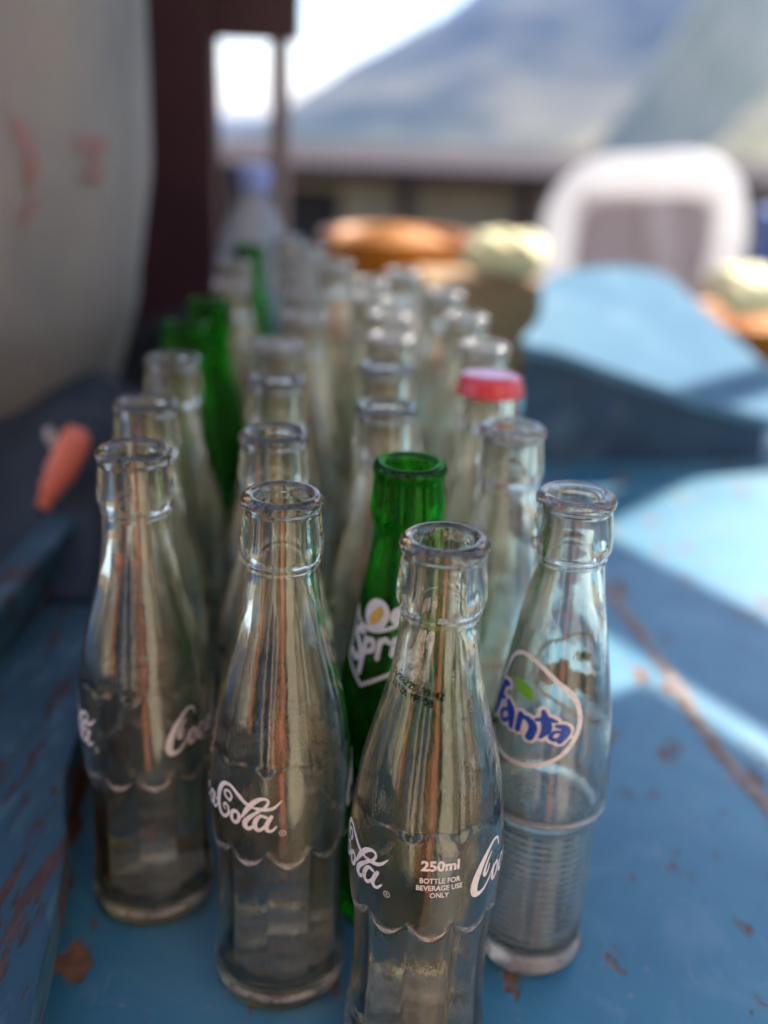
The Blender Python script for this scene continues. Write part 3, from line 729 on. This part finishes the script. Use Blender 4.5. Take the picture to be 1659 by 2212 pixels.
tag(mesh_obj('gap_shade_cloth', V2, Fc2, M_GAP_SHADE), 'dark navy cloth added as the shade between the sack and the left row of bottles', 'cloth')

# red object
M_RED = simple('orange_red_plastic', (0.66, 0.15, 0.09), (0.72, 0.22, 0.15), 20, 0.35, 0.05)
M_GREYT = simple('grey_metal', (0.35, 0.33, 0.31), (0.5, 0.48, 0.46), 40, 0.4, 0.1)
rd = thing('plastic_stick', 'orange-red plastic stick with a grey tip leaning below the sack', 'stick', (-0.196, 0.615, 0.078))
rd.scale = (0.82, 0.82, 0.85)
tube('grip', [(-0.020, 0, 0.006), (-0.012, 0.0, 0.022), (-0.002, 0.002, 0.040), (0.007, 0.004, 0.058), (0.010, 0.005, 0.066)], [0.006, 0.009, 0.0115, 0.012, 0.0115, 0.008], M_RED, rd, 16, 6, flat=0.5)
tube('tip', [(-0.008, 0.003, 0.052), (-0.012, 0.004, 0.060), (-0.013, 0.004, 0.066)], [0.003, 0.004, 0.003], M_GREYT, rd, 12, 4)

# ------------------------------------------------------------------ maroon painted frame
M_MAR = simple('maroon_paint', (0.032, 0.008, 0.012), (0.060, 0.016, 0.020), 8, 0.45, 0.2, 0.002)
M_MARL = simple('worn_brown_paint', (0.16, 0.10, 0.09), (0.24, 0.17, 0.15), 12, 0.6, 0.2, 0.002)
fr = thing('door_frame', 'dark maroon painted door frame standing behind the sack', 'frame', (0, 1.3, -0.75))
box('post', -0.315, -0.214, 0, 0.05, 0, 1.9, M_MAR, fr)
box('rail', -0.2135, -0.118, 0.004, 0.046, 1.130, 1.30, M_MAR, fr)
box('jamb', -0.150, -0.132, 0.002, 0.05, 0, 1.1295, M_MARL, fr)
box('door_panel', -1.3, -0.3155, 0.01, 0.04, 0, 1.85, M_MAR, fr)

# ------------------------------------------------------------------ things on the back table
M_WOOD = simple('brown_table_wood', (0.10, 0.055, 0.03), (0.17, 0.10, 0.055), 10, 0.7, 0.3, 0.001, stretch=(0.3, 2, 1))
tb = thing('wooden_table', 'narrow brown wooden table behind the blue cart, carrying basin and box', 'table', (0.45, 1.75, -0.75))
box('tabletop', -0.62, -0.235, -0.42, 0.42, 0.72, 0.75, M_WOOD, tb)
for sx in (-0.56, -0.28):
    for sy in (-1, 1): box('leg', sx - 0.03, sx + 0.03, sy * 0.36 - 0.03, sy * 0.36 + 0.03, 0, 0.7195, M_WOOD, tb)
M_ORG = simple('orange_clay', (0.55, 0.19, 0.012), (0.64, 0.25, 0.03), 8, 0.5, 0.1, 0.002)
M_ORG2 = simple('toasted_brown', (0.46, 0.16, 0.012), (0.60, 0.24, 0.03), 50, 0.7, 0.6, 0.004)
def basin(name, lab, x, y, z, r, h):
    t = thing(name, lab, 'basin', (x, y, z))
    V, Fc = lathe([(0, 0), (r * .62, 0), (r * .66, .004), (r * .95, h * .9), (r * 1.02, h), (r * 1.04, h + .006), (r * .98, h + .005), (r * .92, h * .86), (r * .6, .010), (0, .010)], 60)
    mesh_obj('bowl', V, Fc, M_ORG, t)
    V, Fc = [], []
    n = 26
    for i in range(n + 1):
        for k in range(48):
            q = i / n; a = 2 * PI * k / 48; rr = r * .93 * q
            V.append((rr * math.cos(a), rr * math.sin(a), h * .86 + h * .26 * (1 - q * q) + 0.006 * math.sin(rr * 260 + a * 3) * (1 - q)))
    for i in range(n):
        for k in range(48): Fc.append((i * 48 + k, (i + 1) * 48 + k, (i + 1) * 48 + (k + 1) % 48, i * 48 + (k + 1) % 48))
    mesh_obj('filling', V, Fc, M_ORG2, t)
    return t
basin('orange_basin', 'wide orange basin heaped with toasted brown snacks, beyond the middle bottles', 0.00, 1.62, 0.0, 0.108, 0.130)
basin('orange_basin', 'orange basin at the right edge of the photo with a cream packet on it', 0.53, 1.60, -0.02, 0.11, 0.055)
st = thing('wooden_stool', 'brown wooden stool under the orange basin at the right edge', 'stool', (0.56, 1.62, -0.75))
box('seat', -0.16, 0.18, -0.15, 0.15, 0.70, 0.7295, M_WOOD, st)
for sx in (-0.12, 0.14):
    for sy in (-0.11, 0.11): box('leg', sx - 0.02, sx + 0.02, sy - 0.02, sy + 0.02, 0, 0.6995, M_WOOD, st)
M_CARD = simple('brown_cardboard', (0.34, 0.20, 0.09), (0.42, 0.26, 0.12), 12, 0.85, 0.15)
M_CREAM = simple('cream_paper', (0.84, 0.72, 0.34), (0.90, 0.80, 0.45), 16, 0.6, 0.3, 0.003)
cb = thing('cardboard_box', 'brown cardboard box under the cream packet, right of the bottles', 'box', (0.118, 1.40, 0.0), rad(6))
box('carton', -0.082, 0.064, -0.06, 0.07, 0.0, 0.112, M_CARD, cb)
box('lid_flap', -0.0825, 0.0645, -0.0605, -0.002, 0.1122, 0.1142, M_CARD, cb, 0.0005)
box('lid_flap', -0.0825, 0.0645, 0.002, 0.0705, 0.1122, 0.1142, M_CARD, cb, 0.0005)
def packet(lab, loc, sx, sy, sz, rz):
    bm = bmesh.new(); bmesh.ops.create_grid(bm, x_segments=18, y_segments=14, size=1)
    top = []
    V, Fc = [], []
    nx, ny = 20, 14
    for side in (1, -1):
        for j in range(ny + 1):
            for i in range(nx + 1):
                u, v = i / nx * 2 - 1, j / ny * 2 - 1
                h = max(0, (1 - u ** 4) * (1 - v ** 4)) ** 0.5
                z = side * h * sz / 2 + (0.0022 * math.sin(u * 9 + v * 5) * h if side > 0 else 0)
                V.append((u * sx / 2, v * sy / 2, z + sz / 2))
    bm.free()
    m = (nx + 1) * (ny + 1)
    for sd_ in (0, 1):
        for j in range(ny):
            for i in range(nx):
                a = sd_ * m + j * (nx + 1) + i; f = (a, a + 1, a + nx + 2, a + nx + 1); Fc.append(f if sd_ == 0 else f[::-1])
    o = mesh_obj('paper_packet', V, Fc, M_CREAM); o.location = loc; o.rotation_euler = (rad(20), 0, rz)
    return tag(o, lab, 'packet')
packet('cream yellow paper packet lying on top of the cardboard box', (0.143, 1.385, 0.122), 0.100, 0.066, 0.050, rad(-10))
packet('cream yellow packet resting on the orange basin at the right edge', (0.500, 1.54, 0.062), 0.095, 0.09, 0.055, rad(15))

# ------------------------------------------------------------------ white plastic chair
tW = NT('white_plastic'); nW = tW.ramp(tW.noise(10, 3, vec=tW.obj()), [(0.3, (0.86, 0.84, 0.82)), (0.7, (0.92, 0.90, 0.88))])
trW = tW.n('ShaderNodeBsdfTranslucent'); tW.set(trW.inputs[0], nW); M_PLAST = tW.done(tW.shmix(0.60, tW.pbsdf(nW, 0.4), trW.outputs[0]))
M_PANEL_SHADE = simple('shaded_chair_panel', (0.50, 0.455, 0.48), (0.58, 0.53, 0.56), 6, 0.6, 0.1)  # back panel coloured grey to carry the shade inside the rim
ch = thing('plastic_chair', 'white plastic chair with rounded back rim and back panel toned grey as in shade', 'chair', (0.51, 2.30, -0.75)); ch.scale = (0.86, 0.9, 1.0)
def T(p): return (p[0], p[1], p[2])
tube('back_rim', [(-0.17, -0.02, 0.42), (-0.185, -0.01, 0.58), (-0.195, 0.0, 0.76), (-0.180, 0.0, 0.87), (-0.11, 0.0, 0.925), (0.0, 0.0, 0.938), (0.11, 0.0, 0.945), (0.185, 0.0, 0.915), (0.215, 0.0, 0.83), (0.212, -0.005, 0.77), (0.205, -0.01, 0.72)], 0.046, M_PLAST, ch, 16, 8, flat=0.5)
bm = bmesh.new(); add_box(bm, -0.162, 0.180, -0.006, 0.006, 0.50, 0.905); bm_obj('back_panel', bm, M_PANEL_SHADE, ch, bevel=0.003)
M_PALE = simple('pale_strap', (0.62, 0.58, 0.60), (0.70, 0.66, 0.68), 10, 0.6, 0.1)
box('back_strap', 0.03, 0.10, -0.016, -0.007, 0.66, 0.90, M_PALE, ch, 0.003, Matrix.Rotation(rad(-18), 3, 'Y'))
box('seat', -0.21, 0.23, -0.44, 0.03, 0.405, 0.44, M_PLAST, ch, 0.014)
for sx in (-0.17, 0.19):
    for sy in (-0.38, 0.0): tube('leg', [(sx, sy, 0.41), (sx * 1.08, sy * 1.04, 0.2), (sx * 1.16, sy * 1.08, 0.0)], 0.02, M_PLAST, ch, 10, 4)

# buckets at the right edge
def bucket(lab, loc, c1, c2, r=0.11, h=0.2):
    t = thing('plastic_bucket', lab, 'bucket', loc)
    m_ = simple('bucket_plastic', c1, c2, 10, 0.4, 0.05)
    V, Fc = lathe([(0, 0), (r * .75, 0), (r * .78, .01), (r * .98, h - .02), (r * 1.05, h - .015), (r * 1.06, h), (r * .96, h), (r * .74, .012), (0, .012)], 48)
    mesh_obj('pail', V, Fc, m_, t)
    tube('handle', [(-r, 0, h - .01), (-r * .8, -0.02, h + .05), (0, -0.03, h + .08), (r * .8, -0.02, h + .05), (r, 0, h - .01)], 0.004, M_GREYT, t, 8, 6)
    return t
cr = thing('wooden_crate', 'dark wooden crate carrying two small buckets beyond the chair', 'crate', (1.08, 2.75, -0.75))
box('crate_body', -0.25, 0.25, -0.2, 0.2, 0.0, 0.62, M_DARK, cr)
for k in range(4): box('slat', -0.255, 0.255, -0.212, -0.2005, 0.03 + k * 0.15, 0.13 + k * 0.15, M_WOOD, cr)
bucket('blue plastic bucket on the dark crate', (1.00, 2.78, -0.13), (0.05, 0.12, 0.36), (0.08, 0.17, 0.44), 0.09, 0.22)
bucket('white plastic bucket on the dark crate', (1.02, 2.60, -0.13), (0.6, 0.58, 0.6), (0.7, 0.68, 0.7), 0.07, 0.12)
M_DRED = simple('dark_red_cloth', (0.13, 0.015, 0.02), (0.20, 0.03, 0.03), 10, 0.8, 0.4, 0.004)
rb = thing('cloth_bundle', 'dark red cloth bundle behind the orange basin at the right edge', 'bundle', (0.72, 1.98, -0.13))
bs = thing('wooden_bench', 'low dark bench under the red cloth bundle', 'bench', (0.74, 1.98, -0.75)); box('bench_top', -0.14, 0.18, -0.12, 0.12, 0.59, 0.6195, M_DARK, bs)
for sx in (-0.1, 0.14): box('bench_leg', sx - 0.02, sx + 0.02, -0.08, 0.08, 0, 0.5895, M_DARK, bs)
V, Fc = lathe([(0, 0), (.07, 0), (.085, .02), (.083, .055), (.06, .085), (.02, .10), (.012, .106), (.022, .125), (0, .128)], 48)
V = [(x * (1 + .06 * math.sin(7 * math.atan2(y, x) + z * 60)), y * (1 + .05 * math.sin(9 * math.atan2(y, x))), z) for x, y, z in V]
mesh_obj('knotted_cloth', V, Fc, M_DRED, rb)

# ------------------------------------------------------------------ ground, shed, hills
tG = NT('dusty_ground'); oG = tG.obj()
cG = tG.ramp(tG.noise(0.8, 8, 0.6, vec=oG), [(0.3, (0.14, 0.11, 0.08)), (0.7, (0.24, 0.19, 0.13))])
M_GRD = tG.done(tG.pbsdf(cG, 0.9, tG.bump(tG.noise(12, 6, vec=oG), 0.6, 0.03)))
M_OLV = simple('olive_plaster', (0.30, 0.25, 0.17), (0.40, 0.33, 0.22), 1.5, 0.85, 0.3, 0.01)
M_MARB = simple('maroon_eave', (0.022, 0.009, 0.009), (0.040, 0.017, 0.015), 2, 0.95, 0.2, 0.01)
sh = thing('roadside_shed', 'long low roadside shed with maroon eave below the hills', 'shed', (1.2, 6.4, -0.75))
box('wall', -2.6, 4.2, 0.3, 1.6, 0.0, 0.599, M_OLV, sh, 0.01)
bm = bmesh.new()
vs = [bm.verts.new(p_) for p_ in ((-2.9, -0.05, 0.68), (4.5, -0.05, 0.68), (4.5, 1.8, 0.715), (-2.9, 1.8, 0.715), (-2.9, -0.05, 0.60), (4.5, -0.05, 0.60), (4.5, 1.8, 0.63), (-2.9, 1.8, 0.63))]
for f in ((0, 1, 2, 3), (7, 6, 5, 4), (0, 4, 5, 1), (1, 5, 6, 2), (2, 6, 7, 3), (3, 7, 4, 0)): bm.faces.new([vs[i] for i in f])
bm_obj('roof', bm, M_MARB, sh)
for x in (-2.2, -1.15, -0.45, 0.55, 1.6, 2.7, 3.9): box('post', x - 0.05, x + 0.05, 0.02, 0.12, 0.0, 0.599, M_MARB, sh, 0.005)
for x in (-1.8, 2.1): box('doorway', x - 0.26, x + 0.26, 0.285, 0.31, 0.02, 0.52, M_DARK, sh, 0.004)

from mathutils import noise as mnoise
def hill(name, mat, x0, x1, y0, y1, nx, ny, hf):
    V, Fc = [], []
    for j in range(ny + 1):
        for i in range(nx + 1):
            x = x0 + (x1 - x0) * i / nx; y = y0 + (y1 - y0) * j / ny
            V.append((x, y, hf(x, y)))
    for j in range(ny):
        for i in range(nx):
            a = j * (nx + 1) + i; Fc.append((a, a + 1, a + nx + 2, a + nx + 1))
    o = mesh_obj(name, V, Fc, mat); return tag(o, None, None, kind='structure')
tH = NT('forested_slope'); oH = tH.obj()
nH = tH.noise(0.012, 8, 0.62, vec=oH); nH2 = tH.noise(0.0022, 4, 0.5, vec=oH)
cH = tH.ramp(nH, [(0.35, (0.030, 0.048, 0.022)), (0.52, (0.07, 0.085, 0.035)), (0.68, (0.16, 0.14, 0.075))])
cH = tH.mix(tH.ramp(nH2, [(0.45, 0.0), (0.62, 0.75)]), cH, (0.26, 0.22, 0.11))
M_HILL = tH.done(tH.pbsdf(cH, 0.95, tH.bump(nH, 0.8, 14.0), spec=0.1))
def fbm(x, y, s, o=5): return mnoise.fractal(Vector((x / s, y / s, 3.3)), 1.0, 2.1, o)
def geo(a, n, first, fac):
    out = [0.0]; st_ = first
    while len(out) < n: out.append(out[-1] + st_); st_ *= fac
    return out
def terr(x, y):
    d = y - 10.5
    z = -0.75 if d < 0 else -0.75 - 150 * (1 - math.exp(-d * 0.11 / 150)) - 0.0
    if y > 900:
        ridge = 0.63 * (x + 190) + 40 * fbm(x, 0, 700, 3)          # skyline rising to the right at y = 3000
        k = sstep(1100, 3000, y)
        z += max(0.0, (ridge + 150)) * (k ** 1.15) * (1.0 if y < 3000 else max(0.2, 1 - (y - 3000) / 5000)) + 90 * fbm(x, y, 520) * sstep(1000, 2200, y) * sstep(-300, 300, x)
    if y > 500 and x > 50:                                          # nearer spur on the right
        t = max(0.0, 1 - abs((y - 1250) / 520)); s_ = sstep(210, 420, x - 0.12 * (y - 1250) + 45 * fbm(x, y, 210))
        z += s_ * t * (300 + 0.5 * max(0, x - 400)) + 24 * fbm(x, y, 150) * t * s_
    return z
ys = sorted(set([-1500, -900, -300, -100, -30, -10, -3, 0, 3, 6, 10.5] + [10.5 + v for v in geo(0, 40, 2.0, 1.13)] + [700 + 34 * i for i in range(125)] + [5200 + 400 * i for i in range(3)]))
xs = sorted(set([s_ * v for s_ in (-1, 1) for v in geo(0, 14, 3.0, 1.35) if v < 1400] + [-1500 + 30 * i for i in range(125)] + [-4500, -3400, -2400, 2600, 3500, 4500]))
V = [(x, y, terr(x, y)) for y in ys for x in xs]; nx = len(xs)
Fc = [(j * nx + i, j * nx + i + 1, (j + 1) * nx + i + 1, (j + 1) * nx + i) for j in range(len(ys) - 1) for i in range(nx - 1)]
oG2 = tG.n('ShaderNodeSeparateXYZ'); tG.set(oG2.inputs[0], oG)
far_ = tG.math('MULTIPLY', tG.math('SUBTRACT', oG2.outputs[1], 14.0), 0.02, clamp=True)
nH = tG.noise(0.012, 8, 0.62, vec=oG); nH2 = tG.noise(0.0030, 4, 0.5, vec=oG)
cH = tG.ramp(nH, [(0.35, (0.020, 0.034, 0.020)), (0.52, (0.050, 0.062, 0.030)), (0.68, (0.12, 0.11, 0.06))])
cH = tG.mix(tG.ramp(nH2, [(0.45, 0.0), (0.62, 0.7)]), cH, (0.24, 0.20, 0.11))
spur_sun = tG.math('MULTIPLY', tG.math('SUBTRACT', 1750.0, oG2.outputs[1]), 0.004, clamp=True)
spur_sun = tG.math('MULTIPLY', spur_sun, tG.math('MULTIPLY', tG.math('SUBTRACT', oG2.outputs[0], 180.0), 0.008, clamp=True))
cH = tG.mix(spur_sun, cH, tG.ramp(tG.noise(0.02, 6, 0.6, vec=oG), [(0.35, (0.34, 0.30, 0.12)), (0.6, (0.66, 0.50, 0.27))]))  # dry tan spur, brightened to imitate sun on its near slope
cAll = tG.mix(far_, cG, cH)
hB = tG.bump(tG.noise(12, 6, vec=oG), 0.6, 0.03)
M_GRD = tG.done(tG.pbsdf(cAll, 0.95, hB, spec=0.1))
tag(mesh_obj('ground', V, Fc, M_GRD), None, None, kind='structure')

# ------------------------------------------------------------------ haze
tA = NT('haze_air'); vol = tA.n('ShaderNodeVolumePrincipled'); vol.inputs['Color'].default_value = (0.34, 0.50, 1.0, 1); vol.inputs['Density'].default_value = 0.00011; vol.inputs['Anisotropy'].default_value = 0.2
tA.t.links.new(vol.outputs[0], tA.out.inputs['Volume'])
bm = bmesh.new(); add_box(bm, -4600, 4600, -1600, 6100, -260, 1150)
hz = bm_obj('haze', bm, tA.m); tag(hz, None, None, kind='stuff')
hz.data.materials[0].cycles.homogeneous_volume = True if hasattr(hz.data.materials[0].cycles, 'homogeneous_volume') else True

# ------------------------------------------------------------------ unseen sheets added overhead, cut to shade the near bottles and pass sun streaks
AZ = 1.25
sh2 = Vector((SV.x / SV.z, SV.y / SV.z))
nv = Vector((0.85, 0.53)).normalized(); dv = Vector((0.53, -0.85)).normalized()
def up_pt(n, t_):
    p_ = nv * n + dv * t_; return (p_.x + sh2.x * AZ, p_.y + sh2.y * AZ)
tT = NT('shade_sheet_cloth'); nT = tT.ramp(tT.noise(6, 5, vec=tT.obj()), [(0.3, (0.42, 0.43, 0.44)), (0.7, (0.55, 0.56, 0.57))])
trT = tT.n('ShaderNodeBsdfTranslucent'); tT.set(trT.inputs[0], nT); M_SHADE_SHEET = tT.done(tT.shmix(0.14, tT.pbsdf(nT, 0.8, tT.bump(tT.noise(18, 4, vec=tT.obj()), 0.3, 0.01)), trT.outputs[0]))
aw = thing('shade_sheets', 'added pale grey sheets out of view, placed to shade the cart', 'shade_sheets', (0, 0, 0))
def up_xy(x, y): return (x + sh2.x * AZ, y + sh2.y * AZ)
quads = [[up_pt(*q) for q in qq] for qq in ([(-0.9, -1.0), (-0.9, 0.15), (0.0, 0.15), (0.0, -1.0)],
             [(0.0005, -0.37), (0.0005, 0.25), (0.16, 0.25), (0.16, -0.37)],
             [(0.1605, -0.40), (0.1605, 0.25), (0.386, 0.25), (0.386, -0.40)],
             [(0.392, -0.40), (0.392, 0.25), (0.447, 0.25), (0.447, -0.40)],
             [(0.470, -0.64), (0.470, 0.05), (0.585, 0.05), (0.585, -0.64)])] + [[up_xy(*q) for q in ((-1.2, 0.15), (-0.122, 0.15), (-0.122, 0.42), (-0.165, 0.45), (-0.165, 1.6), (-1.2, 1.6))]]
for k, quad in enumerate(quads):
    bm = bmesh.new(); add_prism(bm, quad, AZ + (0.012 if k == 5 else 0), AZ + 0.006 + (0.012 if k == 5 else 0)); bm_obj('shade_sheet', bm, M_SHADE_SHEET, aw)
for n_, t_ in ((-0.3, 0.04), (0.575, 0.03), (0.575, -0.62)):
    x, y = up_pt(n_, t_); V, Fc = lathe([(0, -0.75), (0.02, -0.75), (0.02, AZ - 0.001), (0, AZ - 0.001)], 16); mesh_obj('pole', V, Fc, M_DARK, aw, loc=(x, y, 0))  # support poles for the added sheets

# ------------------------------------------------------------------ boards added behind the viewer, striped for reflections (seen only mirrored in the glass)
M_CR = simple('cream_reflection_boards', (0.78, 0.68, 0.50), (0.88, 0.79, 0.60), 5, 0.7, 0.2, 0.003, stretch=(3, 1, 0.4))
M_SAL = simple('salmon_reflection_boards', (0.82, 0.26, 0.14), (0.90, 0.36, 0.22), 4, 0.6, 0.2, 0.003)
M_DBL = simple('blue_reflection_boards', (0.05, 0.11, 0.30), (0.08, 0.16, 0.38), 4, 0.6, 0.2, 0.003)
sf = thing('reflection_boards', 'added cream and salmon boards behind the viewer, striped for reflections in the glass', 'reflector', (0, -0.62, -0.75))
box('wall', -3.2, 3.4, -0.3, 0.0, 0, 2.7, M_DARK, sf)
x = -3.1; k = 0
pat = [(0.62, 'd'), (0.34, 'c'), (0.26, 'd'), (0.44, 'c'), (0.18, 'd'), (0.20, 's'), (0.42, 'd'), (0.24, 'b'), (0.12, 'c'), (0.30, 'd'), (0.16, 's'), (0.12, 'd'), (0.52, 'c')]
while x < 3.2:
    wd, c_ = pat[k % len(pat)]; k += 1
    if c_ != 'd': box('reflection_boarding', x, x + wd, 0.002, 0.035, 0.05, 2.3, {'c': M_CR, 's': M_SAL, 'b': M_DBL}[c_], sf, 0.004)
    x += wd
box('reflection_top_board', -3.2, 3.4, 0.003, 0.06, 2.32, 2.62, M_CR, sf)
